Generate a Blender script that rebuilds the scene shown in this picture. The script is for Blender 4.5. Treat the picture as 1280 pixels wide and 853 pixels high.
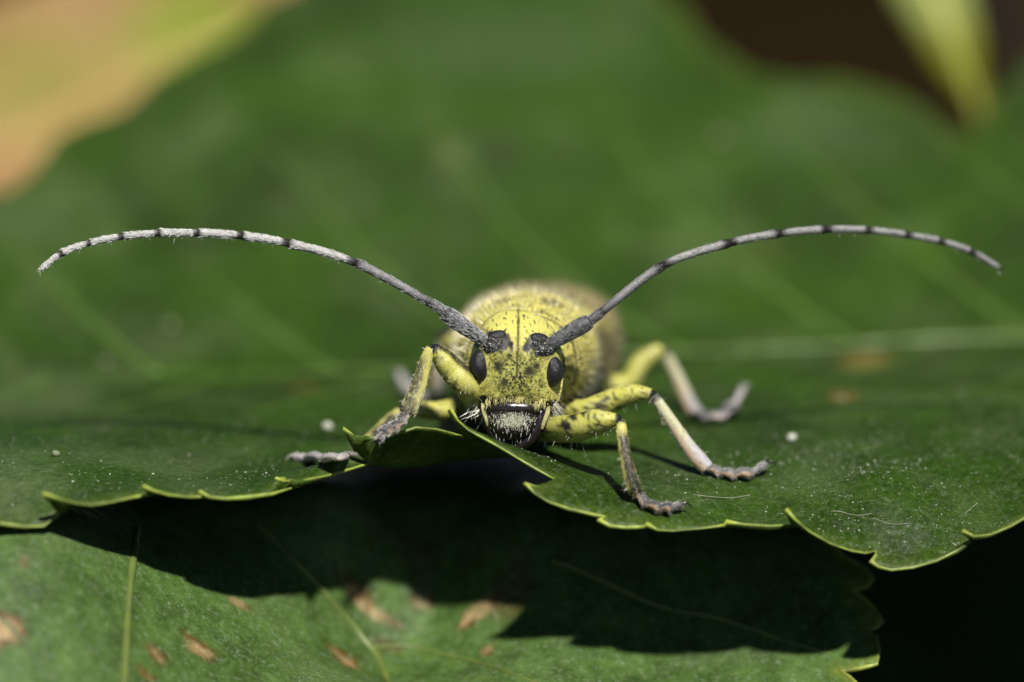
import bpy, math, random
import numpy as np
from mathutils import Vector, noise
from mathutils.geometry import delaunay_2d_cdt

random.seed(7); rng = np.random.default_rng(7)
for o in list(bpy.data.objects): bpy.data.objects.remove(o)
scene = bpy.context.scene
# 1 Blender unit = 1 cm: this is a macro scene, 27 mm wide in the plane of focus
scene.unit_settings.system = 'METRIC'; scene.unit_settings.scale_length = 0.01

# ------------------------------------------------------------------ camera
PITCH = math.radians(13.0); DIST = 18.0; PPU = 474.0
sP, cP = math.sin(PITCH), math.cos(PITCH)
AIM = np.array([0.0, 0.0, (575-426.5)/PPU/cP])
FWD = np.array([0.0, cP, -sP]); UP = np.array([0.0, sP, cP]); RGT = np.array([1.0, 0, 0])
CAM = AIM - FWD*DIST
cd = bpy.data.cameras.new('camera'); cam = bpy.data.objects.new('camera', cd)
scene.collection.objects.link(cam); scene.camera = cam
cam.location = CAM; cam.rotation_euler = (math.pi/2 - PITCH, 0, 0)
cd.sensor_fit = 'HORIZONTAL'; cd.sensor_width = 36; cd.lens = 36*DIST*PPU/1280
cd.clip_start = 0.5; cd.clip_end = 2000
cd.dof.use_dof = True; cd.dof.focus_distance = DIST + 0.02
APERTURE = 0.88
cd.dof.aperture_fstop = cd.lens*1e-3/APERTURE

# ------------------------------------------------------------------ light
SUN_DIR = Vector((-0.19, 0.66, -1.0)).normalized()     # the way the light travels
elev = math.asin(-SUN_DIR.z)
world = bpy.data.worlds.new('World'); scene.world = world; world.use_nodes = True
wn = world.node_tree.nodes; wl = world.node_tree.links
bg = wn['Background']; sky = wn.new('ShaderNodeTexSky'); sky.sky_type = 'NISHITA'
sky.sun_disc = False; sky.sun_elevation = elev
sky.sun_rotation = math.atan2(-SUN_DIR.x, -SUN_DIR.y)
sky.altitude = 2500; sky.air_density = 0.6; sky.dust_density = 0.3
wl.new(sky.outputs[0], bg.inputs[0]); bg.inputs[1].default_value = 0.05
sd = bpy.data.lights.new('sun', 'SUN'); so = bpy.data.objects.new('sun', sd)
scene.collection.objects.link(so); sd.energy = 5.0; sd.angle = math.radians(2.5); sd.color = (1, 0.97, 0.92)
so.rotation_euler = SUN_DIR.to_track_quat('-Z', 'Y').to_euler(); so.location = (3, -8, 20)
vs = scene.view_settings; vs.view_transform = 'Standard'; vs.look = 'None'
vs.exposure = 0.45; vs.gamma = 1; vs.use_curve_mapping = False
scene.render.engine = 'CYCLES'

# ------------------------------------------------------------------ pixel helpers
def ray(px, py):
    k = 1.0/(PPU*DIST)
    return FWD + RGT*((px-640)*k) + UP*(-(py-426.5)*k)
def P(px, py, y):                       # point at world depth y
    d = ray(px, py); return CAM + d*((y-CAM[1])/d[1])
def PD(px, py, depth=0.0):              # point at view depth relative to the focus plane
    return CAM + ray(px, py)*(DIST+depth)
def to_px(p):
    d = np.asarray(p)-CAM; z = d@FWD
    return 640+(d@RGT)/z*PPU*DIST, 426.5-(d@UP)/z*PPU*DIST

# ------------------------------------------------------------------ object helpers
COL = scene.collection
WLOC = {}
def finish(o, loc, parent):
    COL.objects.link(o); WLOC[o.name] = np.array(loc, float)
    if parent is not None:
        o.parent = parent; o.location = WLOC[o.name]-WLOC[parent.name]
    else: o.location = loc
    return o
def tag(o, label=None, cat=None, group=None, kind=None):
    for k, v in (('label', label), ('category', cat), ('group', group), ('kind', kind)):
        if v: o[k] = v
    return o
def obj(name, verts, faces, mat, parent=None, col=None, smooth=True, base=None):
    v = np.asarray(verts, float)
    loc = v.mean(0) if base is None else np.asarray(base, float)
    me = bpy.data.meshes.new(name); me.from_pydata((v-loc).tolist(), [], [tuple(map(int, f)) for f in faces]); me.update()
    if smooth: me.polygons.foreach_set('use_smooth', [True]*len(me.polygons))
    if col is not None:
        c = np.asarray(col, float)
        if c.shape[1] == 3: c = np.hstack([c, np.ones((len(c), 1))])
        a = me.attributes.new('Col', 'FLOAT_COLOR', 'POINT'); a.data.foreach_set('color', c.astype(np.float32).ravel())
    me.materials.append(mat)
    return finish(bpy.data.objects.new(name, me), loc, parent)
def empty(name, loc, parent=None):
    e = bpy.data.objects.new(name, None); e.empty_display_size = 0.1
    return finish(e, loc, parent)

def catmull(pts, n, closed=False):
    p = np.asarray(pts, float); m = len(p); out = []
    segs = m if closed else m-1
    for i in range(segs):
        if closed: a, b, c, d = p[(i-1) % m], p[i], p[(i+1) % m], p[(i+2) % m]
        else: a, b, c, d = p[max(i-1, 0)], p[i], p[i+1], p[min(i+2, m-1)]
        for k in range(n):
            t = k/n
            out.append(0.5*((2*b)+(c-a)*t+(2*a-5*b+4*c-d)*t*t+(3*b-a-3*c+d)*t**3))
    if not closed: out.append(p[-1])
    return np.array(out)

def grid_faces(m, n, closed=True):
    f = []
    for i in range(m-1):
        for j in range(n if closed else n-1):
            k = (j+1) % n
            f.append((i*n+j, i*n+k, (i+1)*n+k, (i+1)*n+j))
    return f
def tube(pts, rad, n=12, flat=1.0, up=None, caps=True):
    """tapered tube; flat = second-axis scale; returns verts, faces, (t, angle) per vertex"""
    p = np.asarray(pts, float); m = len(p); rad = np.asarray(rad, float)
    tan = np.gradient(p, axis=0); tan /= np.linalg.norm(tan, axis=1)[:, None]+1e-12
    u0 = np.array(up if up is not None else (0.13, 0.31, 0.94)); u = u0-tan[0]*(u0@tan[0]); u /= np.linalg.norm(u)
    V = []; TA = []
    flat = np.broadcast_to(np.asarray(flat, float), (m,))
    for i in range(m):
        u = u-tan[i]*(u@tan[i]); u /= np.linalg.norm(u)+1e-12; w = np.cross(tan[i], u)
        for j in range(n):
            a = 2*math.pi*j/n
            V.append(p[i]+rad[i]*(u*math.cos(a)*flat[i]+w*math.sin(a))); TA.append((i/(m-1), a))
    F = grid_faces(m, n)
    if caps:
        F = [tuple(reversed(range(n)))]+F+[tuple((m-1)*n+j for j in range(n))]
    return np.array(V), F, np.array(TA)
def lerp_list(xs, ys, t): return np.interp(t, xs, ys)
def join(parts):
    V = []; F = []; C = []; b = 0
    for v, f, c in parts:
        V.append(v); F += [tuple(i+b for i in q) for q in f]; C.append(c); b += len(v)
    return np.vstack(V), F, np.vstack(C)
def ellipsoid(c, r, n=20, m=12, rot=None):
    V = []; c = np.asarray(c, float)
    for i in range(m+1):
        ph = math.pi*i/m
        for j in range(n):
            a = 2*math.pi*j/n
            V.append((r[0]*math.sin(ph)*math.cos(a), r[1]*math.sin(ph)*math.sin(a), r[2]*math.cos(ph)))
    V = np.array(V)
    if rot is not None: V = V@np.asarray(rot).T
    return V+c, grid_faces(m+1, n)
def nz(p, s, seed=0.0): return noise.noise(Vector((p[0]*s+seed, p[1]*s+seed*1.7, p[2]*s-seed)))
def fbm(p, s, seed=0.0, o=3):
    return sum(nz(p, s*2**k, seed+k*3.1)/2**k for k in range(o))
def sstep(a, b, x): t = np.clip((x-a)/(b-a+1e-12), 0, 1); return t*t*(3-2*t)

# ------------------------------------------------------------------ materials
def nodes(name):
    m = bpy.data.materials.new(name); m.use_nodes = True
    nt = m.node_tree; b = nt.nodes['Principled BSDF']; return m, nt, b
def N(nt, t, **kw):
    n = nt.nodes.new(t)
    for k, v in kw.items():
        if k in n.inputs: n.inputs[k].default_value = v
        else: setattr(n, k, v)
    return n
def coordn(nt): return N(nt, 'ShaderNodeTexCoord').outputs['Object']
def mixc(nt, fac, a, b, mode='MIX'):
    m = N(nt, 'ShaderNodeMix', data_type='RGBA', blend_type=mode)
    for i, s in ((0, fac), (6, a), (7, b)):
        if isinstance(s, bpy.types.NodeSocket): nt.links.new(s, m.inputs[i])
        else: m.inputs[i].default_value = s if not isinstance(s, tuple) else (*s, 1)[:4]
    return m.outputs[2]
def ramp(nt, src, a, b, lo=0.0, hi=1.0):
    r = N(nt, 'ShaderNodeMapRange', interpolation_type='SMOOTHSTEP'); nt.links.new(src, r.inputs[0])
    for i, v in ((1, a), (2, b), (3, lo), (4, hi)): r.inputs[i].default_value = v
    return r.outputs[0]
def noisen(nt, co, scale, detail=4, rough=0.55):
    n = N(nt, 'ShaderNodeTexNoise', Scale=scale, Detail=detail, Roughness=rough); nt.links.new(co, n.inputs['Vector']); return n.outputs[0]
def bumpn(nt, h, strength, dist, prev=None):
    b = N(nt, 'ShaderNodeBump', Strength=strength, Distance=dist); nt.links.new(h, b.inputs['Height'])
    if prev is not None: nt.links.new(prev, b.inputs['Normal'])
    return b.outputs[0]

def leaf_material(name, dusty, rough, trans, relief, spec=0.16):
    m, nt, b = nodes(name); L = nt.links
    at = N(nt, 'ShaderNodeAttribute', attribute_name='Col').outputs[0]; co = coordn(nt)
    n1 = noisen(nt, co, 3.0, 5); n2 = noisen(nt, co, 26.0, 5, 0.65); n3 = noisen(nt, co, 120.0, 3)
    vor = N(nt, 'ShaderNodeTexVoronoi', feature='DISTANCE_TO_EDGE', Scale=24.0); L.new(co, vor.inputs['Vector'])
    vor2 = N(nt, 'ShaderNodeTexVoronoi', feature='DISTANCE_TO_EDGE', Scale=70.0); L.new(co, vor2.inputs['Vector'])
    c = mixc(nt, ramp(nt, n2, 0.35, 0.68), at, (0.55, 0.62, 0.50), 'MULTIPLY')
    c = mixc(nt, ramp(nt, vor.outputs[0], 0.0, 0.09, 0.20, 0.0), c, (0.10, 0.17, 0.035))
    c = mixc(nt, ramp(nt, vor2.outputs[0], 0.0, 0.14, 0.16, 0.0), c, (0.10, 0.16, 0.035))
    # pale waxy bloom / dried dust in uneven scuffs
    scuff = N(nt, 'ShaderNodeMath', operation='MULTIPLY')
    L.new(ramp(nt, n1, 0.46, 0.72), scuff.inputs[0]); L.new(ramp(nt, n3, 0.40, 0.75, 0.25, 1.0), scuff.inputs[1])
    sc = N(nt, 'ShaderNodeMath', operation='MULTIPLY'); L.new(scuff.outputs[0], sc.inputs[0]); sc.inputs[1].default_value = dusty
    c = mixc(nt, sc.outputs[0], c, (0.15, 0.20, 0.085))
    n4 = noisen(nt, co, 55.0, 6, 0.75); n5 = noisen(nt, co, 210.0, 4, 0.7)
    c = mixc(nt, ramp(nt, n5, 0.40, 0.62, 0.55, 0.0), c, (0.42, 0.48, 0.30), 'MULTIPLY')
    c = mixc(nt, ramp(nt, n5, 0.58, 0.72, 0.0, 0.22), c, (0.20, 0.26, 0.12))
    c = mixc(nt, ramp(nt, n4, 0.50, 0.72, 0.0, 0.50*dusty**2), c, (0.24, 0.29, 0.19))
    c = mixc(nt, ramp(nt, n4, 0.45, 0.30, 0.0, 0.5), c, (0.5, 0.55, 0.5), 'MULTIPLY')
    L.new(c, b.inputs['Base Color'])
    L.new(ramp(nt, n2, 0.3, 0.7, rough-0.08, rough+0.14), b.inputs['Roughness'])
    b.inputs['Specular IOR Level'].default_value = spec
    nb = bumpn(nt, vor.outputs[0], relief, 0.012)
    nb = bumpn(nt, vor2.outputs[0], relief*0.7, 0.004, nb); nb = bumpn(nt, n3, 0.25, 0.003, nb)
    nb = bumpn(nt, noisen(nt, co, 9.0, 3), 0.4, 0.02, nb)
    L.new(nb, b.inputs['Normal'])
    t = N(nt, 'ShaderNodeBsdfTranslucent'); L.new(mixc(nt, 1.0, c, (1.3, 1.25, 0.5), 'MULTIPLY'), t.inputs[0]); L.new(nb, t.inputs['Normal'])
    ms = N(nt, 'ShaderNodeMixShader'); ms.inputs[0].default_value = trans
    L.new(b.outputs[0], ms.inputs[1]); L.new(t.outputs[0], ms.inputs[2])
    L.new(ms.outputs[0], nt.nodes['Material Output'].inputs[0])
    return m
M_leaf = leaf_material('leaf_upper', 0.75, 0.42, 0.26, 0.24)
M_lower = leaf_material('leaf_lower', 0.95, 0.46, 0.12, 0.22)
M_dull = leaf_material('leaf_withered', 0.2, 0.6, 0.25, 0.4)

def simple(name, color, rough=0.5, spec=0.5, nscale=60, namp=0.25, bump=0.2, bdist=0.003, attr=False, sheen=0.0):
    m, nt, b = nodes(name); L = nt.links; co = coordn(nt)
    n = noisen(nt, co, nscale, 4)
    src = N(nt, 'ShaderNodeAttribute', attribute_name='Col').outputs[0] if attr else (*color, 1)
    c = mixc(nt, ramp(nt, n, 0.3, 0.72, 0, namp*1.6), src, (0.45, 0.43, 0.40), 'MULTIPLY')
    L.new(c, b.inputs['Base Color']); b.inputs['Roughness'].default_value = rough
    b.inputs['Specular IOR Level'].default_value = spec
    L.new(ramp(nt, n, 0.3, 0.7, max(rough-0.1, 0.05), min(rough+0.12, 1)), b.inputs['Roughness'])
    L.new(bumpn(nt, n, bump, bdist), b.inputs['Normal'])
    if sheen: b.inputs['Sheen Weight'].default_value = sheen
    return m
M_cut = simple('cuticle', (1, 1, 1), 0.52, 0.40, 240, 0.26, 0.5, 0.0018, attr=True)
M_ant = simple('antenna_cuticle', (1, 1, 1), 0.55, 0.4, 260, 0.5, 0.6, 0.002, attr=True)
M_gloss = simple('black_chitin', (0.018, 0.013, 0.012), 0.22, 0.6, 130, 0.3, 0.35, 0.002)
M_hair = simple('hair', (1, 1, 1), 0.45, 0.5, 40, 0.1, 0.0, 0.001, attr=True)
M_rim = simple('leaf_margin', (0.36, 0.42, 0.075), 0.45, 0.4, 30, 0.5, 0.4, 0.004, attr=True)
M_vein = simple('leaf_vein', (1, 1, 1), 0.45, 0.4, 20, 0.35, 0.3, 0.004, attr=True)
M_dust = simple('pale_dust', (0.50, 0.51, 0.42), 0.8, 0.2, 30, 0.2)
M_speck = simple('far_speck', (0.20, 0.22, 0.13), 0.8, 0.2, 30, 0.3)
M_fibre = simple('fibre', (0.30, 0.32, 0.22), 0.6, 0.4, 30, 0.3)
M_twig = simple('bark', (0.07, 0.05, 0.033), 0.85, 0.2, 8, 0.6, 0.8, 0.03)
def eye_material():
    m, nt, b = nodes('compound_eye'); L = nt.links; co = coordn(nt)
    v = N(nt, 'ShaderNodeTexVoronoi', Scale=330.0); L.new(co, v.inputs['Vector'])
    b.inputs['Base Color'].default_value = (0.012, 0.012, 0.014, 1); b.inputs['Roughness'].default_value = 0.38
    L.new(bumpn(nt, v.outputs[0], 0.8, 0.0018), b.inputs['Normal']); return m
M_eye = eye_material()
def soil_material():
    m, nt, b = nodes('soil'); L = nt.links; co = coordn(nt)
    n = noisen(nt, co, 0.25, 6); n2 = noisen(nt, co, 2.0, 6)
    c = mixc(nt, ramp(nt, n, 0.35, 0.7), (0.009, 0.0058, 0.0024), (0.019, 0.0125, 0.0055))
    L.new(c, b.inputs['Base Color']); b.inputs['Roughness'].default_value = 1.0; b.inputs['Specular IOR Level'].default_value = 0.0
    L.new(bumpn(nt, n2, 0.6, 0.3), b.inputs['Normal']); return m
M_soil = soil_material()

# ------------------------------------------------------------------ leaf sheets
class Sheet:
    """smooth thin-plate height z(x,y) through control points, plus a curl towards the outline"""
    def __init__(s, ctrl, lam=2e-4):
        c = np.asarray(ctrl, float); s.c = c[:, :2]; n = len(c)
        K = s.U(np.linalg.norm(s.c[:, None]-s.c[None], axis=2))+lam*np.eye(n)
        Pm = np.hstack([np.ones((n, 1)), s.c]); A = np.zeros((n+3, n+3))
        A[:n, :n] = K; A[:n, n:] = Pm; A[n:, :n] = Pm.T
        s.w = np.linalg.solve(A, np.concatenate([c[:, 2], [0, 0, 0]])); s.n = n; s.out = None
    @staticmethod
    def U(r): return np.where(r > 1e-9, r*r*np.log(r+1e-12), 0)
    def base(s, xy):
        xy = np.atleast_2d(xy); r = np.linalg.norm(xy[:, None]-s.c[None], axis=2)
        return s.U(r)@s.w[:s.n]+s.w[s.n]+xy@s.w[s.n+1:]
    def set_outline(s, o3, width):
        s.out = o3; s.delta = o3[:, 2]-s.base(o3[:, :2]); s.width = width
    def z(s, xy):
        xy = np.atleast_2d(np.asarray(xy, float)); out = np.empty(len(xy))
        for a in range(0, len(xy), 2000):
            q = xy[a:a+2000]; b = s.base(q)
            if s.out is not None:
                d = np.linalg.norm(q[:, None]-s.out[None, :, :2], axis=2); w = 1/(d**4+1e-12)
                dl = (w*s.delta).sum(1)/w.sum(1); b = b+dl*np.exp(-(d.min(1)/s.width)**2)
            out[a:a+2000] = b
        return out
    def hit(s, px, py, y0=-1.2, y1=3.4):
        ys = np.linspace(y0, y1, 461); pts = np.array([P(px, py, y) for y in ys])
        g = pts[:, 2]-s.z(pts[:, :2])
        k = np.where((g[:-1] > 0) & (g[1:] <= 0))[0]
        k = k[0] if len(k) else int(np.argmin(abs(g)))
        return pts[k]
def inside(poly, q):
    x, y = q[:, 0], q[:, 1]; r = np.zeros(len(q), bool); n = len(poly); j = n-1
    for i in range(n):
        xi, yi = poly[i]; xj, yj = poly[j]
        c = ((yi > y) != (yj > y)) & (x < (xj-xi)*(y-yi)/(yj-yi+1e-15)+xi); r ^= c; j = i
    return r
def densify(o3, step):
    out = []
    for i in range(len(o3)):
        a, b = o3[i], o3[(i+1) % len(o3)]; k = max(1, int(np.linalg.norm(b-a)/step))
        for t in range(k): out.append(a+(b-a)*t/k)
    return np.array(out)
def leaf_object(name, sheet, outline, spacing, mat, paint, parent, thick=0.012, fine=None):
    o3 = outline; poly = o3[:, :2]
    lo, hi = poly.min(0), poly.max(0)
    def lattice(sp, l, h):
        gx, gy = np.meshgrid(np.arange(l[0], h[0], sp), np.arange(l[1], h[1], sp*0.866))
        gx = gx+(np.arange(gx.shape[0])[:, None] % 2)*sp*0.5
        g = np.stack([gx.ravel(), gy.ravel()], 1); return g+rng.uniform(-.2, .2, g.shape)*sp
    if fine:
        sp2, fl, fh = fine; a = lattice(spacing, lo, hi)
        m = (a[:, 0] > fl[0]) & (a[:, 0] < fh[0]) & (a[:, 1] > fl[1]) & (a[:, 1] < fh[1])
        b = lattice(sp2, np.maximum(lo, fl), np.minimum(hi, fh)); g = np.vstack([a[~m], b])
    else: g = lattice(spacing, lo, hi)
    g = g[inside(poly, g)]
    keep = np.ones(len(g), bool)
    for a in range(0, len(g), 3000):
        d = np.linalg.norm(g[a:a+3000, None]-poly[None], axis=2).min(1); keep[a:a+3000] = d > 0.007
    g = g[keep]; n = len(poly); allp = np.vstack([poly, g])
    vo, eo, fo, *_ = delaunay_2d_cdt([Vector(p) for p in allp], [], [list(range(n))], 1, 1e-7)
    v = np.array([(p.x, p.y) for p in vo]); z = sheet.z(v)
    V = np.hstack([v, z[:, None]])
    de = np.empty(len(v))
    for a in range(0, len(v), 3000):
        de[a:a+3000] = np.linalg.norm(v[a:a+3000, None]-poly[None], axis=2).min(1)
    col = paint(V, de)
    F = []
    for f in fo:
        a, b, c = V[f[0]], V[f[1]], V[f[2]]
        up = (b[0]-a[0])*(c[1]-a[1])-(b[1]-a[1])*(c[0]-a[0])
        F.append(tuple(f) if up > 0 else tuple(reversed(f)))
    o = obj(name, V, F, mat, parent, col)
    so_ = o.modifiers.new('thickness', 'SOLIDIFY'); so_.thickness = thick; so_.offset = -1
    return o, V, F
def margin(outline, sheet, parent, r0, colr, name='leaf_margin', tips=None):
    """the thickened pale rim that runs along the toothed edge"""
    p = outline.copy(); p = np.vstack([p, p[:1]])
    p[:, 2] = sheet.z(p[:, :2])-0.004
    rad = r0*np.array([max(.25, 1+.9*nz(q, 5, 21)+.5*nz(q, 17, 4)) for q in p])
    if tips is not None:
        for t in tips:
            d = np.linalg.norm(p-t, axis=1); rad = np.maximum(rad, r0*2.1*np.exp(-(d/0.035)**2))
    v, f, ta = tube(p, rad, 7, caps=False)
    c = np.array([np.array(colr)*(1+0.5*nz(q, 6, 3)+.3*nz(q, 25, 7)) for q in v])
    if tips is not None:
        for t in tips: c += np.array((.16, .16, .02))*np.exp(-(np.linalg.norm(v-t, axis=1)/.03)**2)[:, None]
    return obj(name, v, f, M_rim, parent, c)
def vein(sheet, pts2, r0, r1, colr, parent, name, lift=0.0, n=8):
    q = catmull(pts2, 14); ins = inside(sheet.out[:, :2], q); mid = np.where(ins)[0]
    q = q[mid[0]:mid[-1]+1]; bad = np.where(~inside(sheet.out[:, :2], q))[0]; q = q[:bad[0]] if len(bad) else q
    z = sheet.z(q); p = np.hstack([q, (z+lift)[:, None]])
    rad = np.linspace(r0, r1, len(p))*np.array([1+0.18*nz(a, 12, 5) for a in p])
    v, f, ta = tube(p, rad, n)
    c = np.array([np.array(colr)*(1+0.3*nz(a, 10, 1)) for a in v])
    return obj(name, v, f, M_vein, parent, c)

# ---- the big leaf the beetle stands on: outline from apex (left) along the near edge to the right, then back
front = [  # px, py, depth y ; 'T' marks a tooth tip
 (0,653,-.34),(30,657,-.33),(55,656,-.32),(74,640,-.30),
 (55,616,-.36,'T'),(75,622,-.35),(97,628,-.34),(115,630,-.33),(140,626,-.31),(162,621,-.285),(188,616,-.25),
 (180,607,-.29,'T'),(192,612,-.285),(210,617,-.275),(235,620,-.25),(262,619,-.22),
 (250,614,-.26,'T'),(262,620,-.255),(282,622,-.245),(310,620,-.225),(340,616,-.20),(366,608,-.16),(385,601,-.12),
 (345,596,-.185,'T'),(354,600,-.175),(380,599,-.145),(410,593,-.11),(438,585,-.07),(464,577,-.035),
 (455,571,-.052),(446,561,-.062),(438,549,-.075),(429,535,-.09,'T'),(442,543,-.085),(466,546,-.075),(492,542,-.06),(520,533,-.04),(545,535,-.03),(565,540,-.02),(583,546,.0),
 (571,528,-.05),(563,511,-.085,'T'),(572,524,-.085),(585,536,-.085),(600,544,-.088),(620,555,-.092),(650,573,-.10),(672,586,-.11),(694,598,-.12),
 (681,604,-.17),(670,607,-.195),(657,604,-.215,'T'),(668,615,-.218),(686,626,-.22),(712,635,-.215),(738,641,-.21),(757,645,-.205),
 (749,649,-.235,'T'),(762,656,-.235),(783,658,-.23),(806,657,-.22),(809,654,-.235,'T'),(822,661,-.235),(842,662,-.23),(877,659,-.22),(906,655,-.205),
 (909,651,-.215,'T'),(930,654,-.215),(961,656,-.205),(992,655,-.185),
 (983,636,-.235,'T'),(994,648,-.24),(1012,663,-.235),(1038,678,-.235),(1064,687,-.225),(1082,690,-.21),(1096,687,-.19),
 (1094,694,-.215),(1089,701,-.235,'T'),(1098,707,-.24),(1114,711,-.24),(1141,708,-.235),(1170,700,-.225),(1196,687,-.21),(1215,673,-.18),
 (1204,663,-.215,'T'),(1218,669,-.21),(1238,667,-.19),(1262,657,-.165),(1285,644,-.13)]
back = [(1345,40,2.5),(1310,60,2.55),(1280,78,2.58),(1245,118,2.52),(1215,168,2.36),(1190,165,2.37),(1150,132,2.5),(1110,115,2.58),(1040,98,2.65),(985,98,2.65),(930,86,2.72),
 (900,60,2.82),(875,48,2.85),(845,0,3.0),(800,-25,3.05),(760,-65,3.15),(690,-80,3.2),(600,-105,3.28),(520,-80,3.22),(430,-70,3.18),(370,-15,3.03),(332,0,2.98),(305,35,2.86),(280,50,2.82),
 (215,86,2.68),(190,100,2.63),(150,138,2.5),(110,150,2.46),(68,172,2.40),(44,212,2.27),(15,236,2.16),(-40,250,2.1)]
fr3 = np.array([P(*q[:3]) for q in front]); tips3 = [P(*q[:3]) for q in front if len(q) > 3]
bk3 = np.array([P(*q) for q in back])
ctrl_px = [(640,577,.0),(560,584,.14),(500,586,.14),(610,580,.12),(700,582,.02),(760,600,.0),(830,643,-.19),(790,632,-.17),(920,599,.06),(1000,596,.08),(1150,592,.07),(1260,566,.22),
 (1050,640,-.13),(1150,650,-.12),(990,551,.38),(1150,540,.42),(1270,520,.5),
 (400,578,.18),(440,566,.25),(300,585,.12),(200,588,.02),(90,592,-.1),(0,600,-.12),
 (410,537,.5),(200,530,.5),(20,530,.5),(640,530,.42),(640,495,.86),(890,522,.62),(900,495,.8),(1100,490,.85),
 (0,470,1.2),(300,466,1.2),(640,452,1.35),(1000,432,1.42),(1280,418,1.45),
 (-20,420,1.4),(213,412,1.48),(640,400,1.66),(1000,380,1.7),(1280,360,1.7),
 (640,300,2.05),(200,300,1.98),(1000,280,2.05),(1280,250,2.05),(640,150,2.45),(300,150,2.45),(950,170,2.4),(1200,190,2.3),(640,20,2.9),(0,300,1.85)]
ctrl = [P(*q) for q in ctrl_px]+list(fr3[[1, 8, 14, 20, 26]])+list(fr3[58:])+list(bk3[::3])
ctrl += [np.array(q) for q in ((-2.6, 1.05, -.05), (-2.0, .3, -.06), (-2.0, 1.8, .12), (2.6, 1.2, .05), (2.3, .4, .03), (2.3, 2.2, .35), (3.3, 1.25, .1))]
S1 = Sheet(ctrl)
def zed(pts2): return np.array([(x, y, S1.base([(x, y)])[0]) for x, y in pts2])
right_off = zed([(1.50,-.05),(1.47,-.09),(1.66,.02),(1.85,.13),(1.83,.09),(2.05,.27),(2.25,.5),(2.23,.46),(2.45,.75),(2.62,1.0),(2.68,1.12),(2.68,1.26),(2.6,1.42),(2.45,1.72),(2.42,1.68),(2.2,2.0),(2.17,1.96),(1.95,2.22),(1.92,2.18),(1.75,2.38)])
left_off = zed([(-1.55,1.95),(-1.53,1.9),(-1.8,1.72),(-1.78,1.67),(-2.1,1.45),(-2.08,1.4),(-2.4,1.2),(-2.75,1.02),(-2.4,.72),(-2.42,.76),(-2.1,.32),(-2.13,.36),(-1.85,-.02),(-1.88,.03),(-1.6,-.25),(-1.62,-.2)])
raw = np.vstack([fr3, right_off, bk3, left_off]); OUT1 = densify(raw, 0.018)
S1.set_outline(OUT1, 0.13)

def ell(V, px, py, rx, ry, sheet, ang=0.0):
    """ellipse on a sheet seen at a pixel: returns normalised radius per vertex (screen shape fixes its size on the blade)"""
    c = sheet.hit(px, py); a = sheet.hit(px+rx, py); b = sheet.hit(px, py-ry)
    d = V[:, :2]-c[:2]; lx = abs(a[0]-c[0])+1e-6; ly = abs(b[1]-c[1])+1e-6
    x, y = d[:, 0]/lx, d[:, 1]/ly; ca, sa = math.cos(ang), math.sin(ang)
    return np.hypot(x*ca-y*sa, x*sa+y*ca)
def paint_main(V, de):
    base = np.array((0.0275, 0.066, 0.0012)); c = np.tile(base, (len(V), 1))
    f = np.array([fbm(p, 2.2, 4) for p in V]); g = np.array([fbm(p, 9, 8) for p in V])
    c *= (1+0.60*f+0.30*g)[:, None]
    k = sstep(0.05, 0.0, de+.02*g)*0.45; c = c*(1-k[:, None])+np.array((0.13, 0.18, 0.025))*k[:, None]
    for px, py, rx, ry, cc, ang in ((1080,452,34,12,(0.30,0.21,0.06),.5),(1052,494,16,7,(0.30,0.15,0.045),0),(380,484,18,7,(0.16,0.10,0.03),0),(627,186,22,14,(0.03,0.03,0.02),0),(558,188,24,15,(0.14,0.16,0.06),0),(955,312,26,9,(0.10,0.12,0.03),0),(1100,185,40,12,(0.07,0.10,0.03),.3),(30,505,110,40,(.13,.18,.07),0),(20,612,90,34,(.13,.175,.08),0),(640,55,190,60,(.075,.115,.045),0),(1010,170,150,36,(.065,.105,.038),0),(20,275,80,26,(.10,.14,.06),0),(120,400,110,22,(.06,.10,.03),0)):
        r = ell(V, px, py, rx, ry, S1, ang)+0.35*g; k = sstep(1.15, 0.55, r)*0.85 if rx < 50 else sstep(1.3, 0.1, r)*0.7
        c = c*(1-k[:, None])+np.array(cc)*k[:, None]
    return np.clip(c, 0.002, 1)
leaf1 = empty('toothed_leaf', (2.68, 1.2, float(S1.base([(2.68, 1.2)])[0])))
tag(leaf1, 'large green toothed leaf with pale curled rim that the beetle stands on', 'leaf')
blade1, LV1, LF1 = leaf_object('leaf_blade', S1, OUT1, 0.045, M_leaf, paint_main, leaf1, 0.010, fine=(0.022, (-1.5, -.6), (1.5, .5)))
margin(OUT1, S1, leaf1, 0.0036, (0.20, 0.255, 0.040), tips=tips3)
VC = (0.078, 0.140, 0.020)
mid_pts = [S1.hit(px, py)[:2] for px, py in ((0,470),(300,466),(640,452),(1000,432),(1280,418))]
vein(S1, [(-2.6, 1.03)]+mid_pts+[(2.68, 1.2)], 0.008, 0.022, VC, leaf1, 'midrib', -0.010)
for k in range(9):                                         # side veins sweep towards the apex (left)
    x0 = 2.2-k*0.5; mxy = np.array([(-2.6, 1.03)]+[tuple(q) for q in mid_pts]+[(2.68, 1.2)])
    y0 = float(np.interp(x0, mxy[:, 0], mxy[:, 1])); y1 = float(np.interp(x0-.2, mxy[:, 0], mxy[:, 1]))
    vein(S1, [(x0, y0), (x0-.22, y0-.30), (x0-.5, y0-.68), (x0-.72, y0-.98 if k < 7 else y0-.85)], 0.010, 0.003, VC, leaf1, 'side_vein', -0.005)
    vein(S1, [(x0-.2, y1), (x0-.45, y1+.38), (x0-.75, y1+.78), (x0-1.0, y1+1.15 if k < 6 else y1+.8)][:4 if k < 5 else 3], 0.016, 0.005, VC, leaf1, 'side_vein', -0.007)
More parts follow.
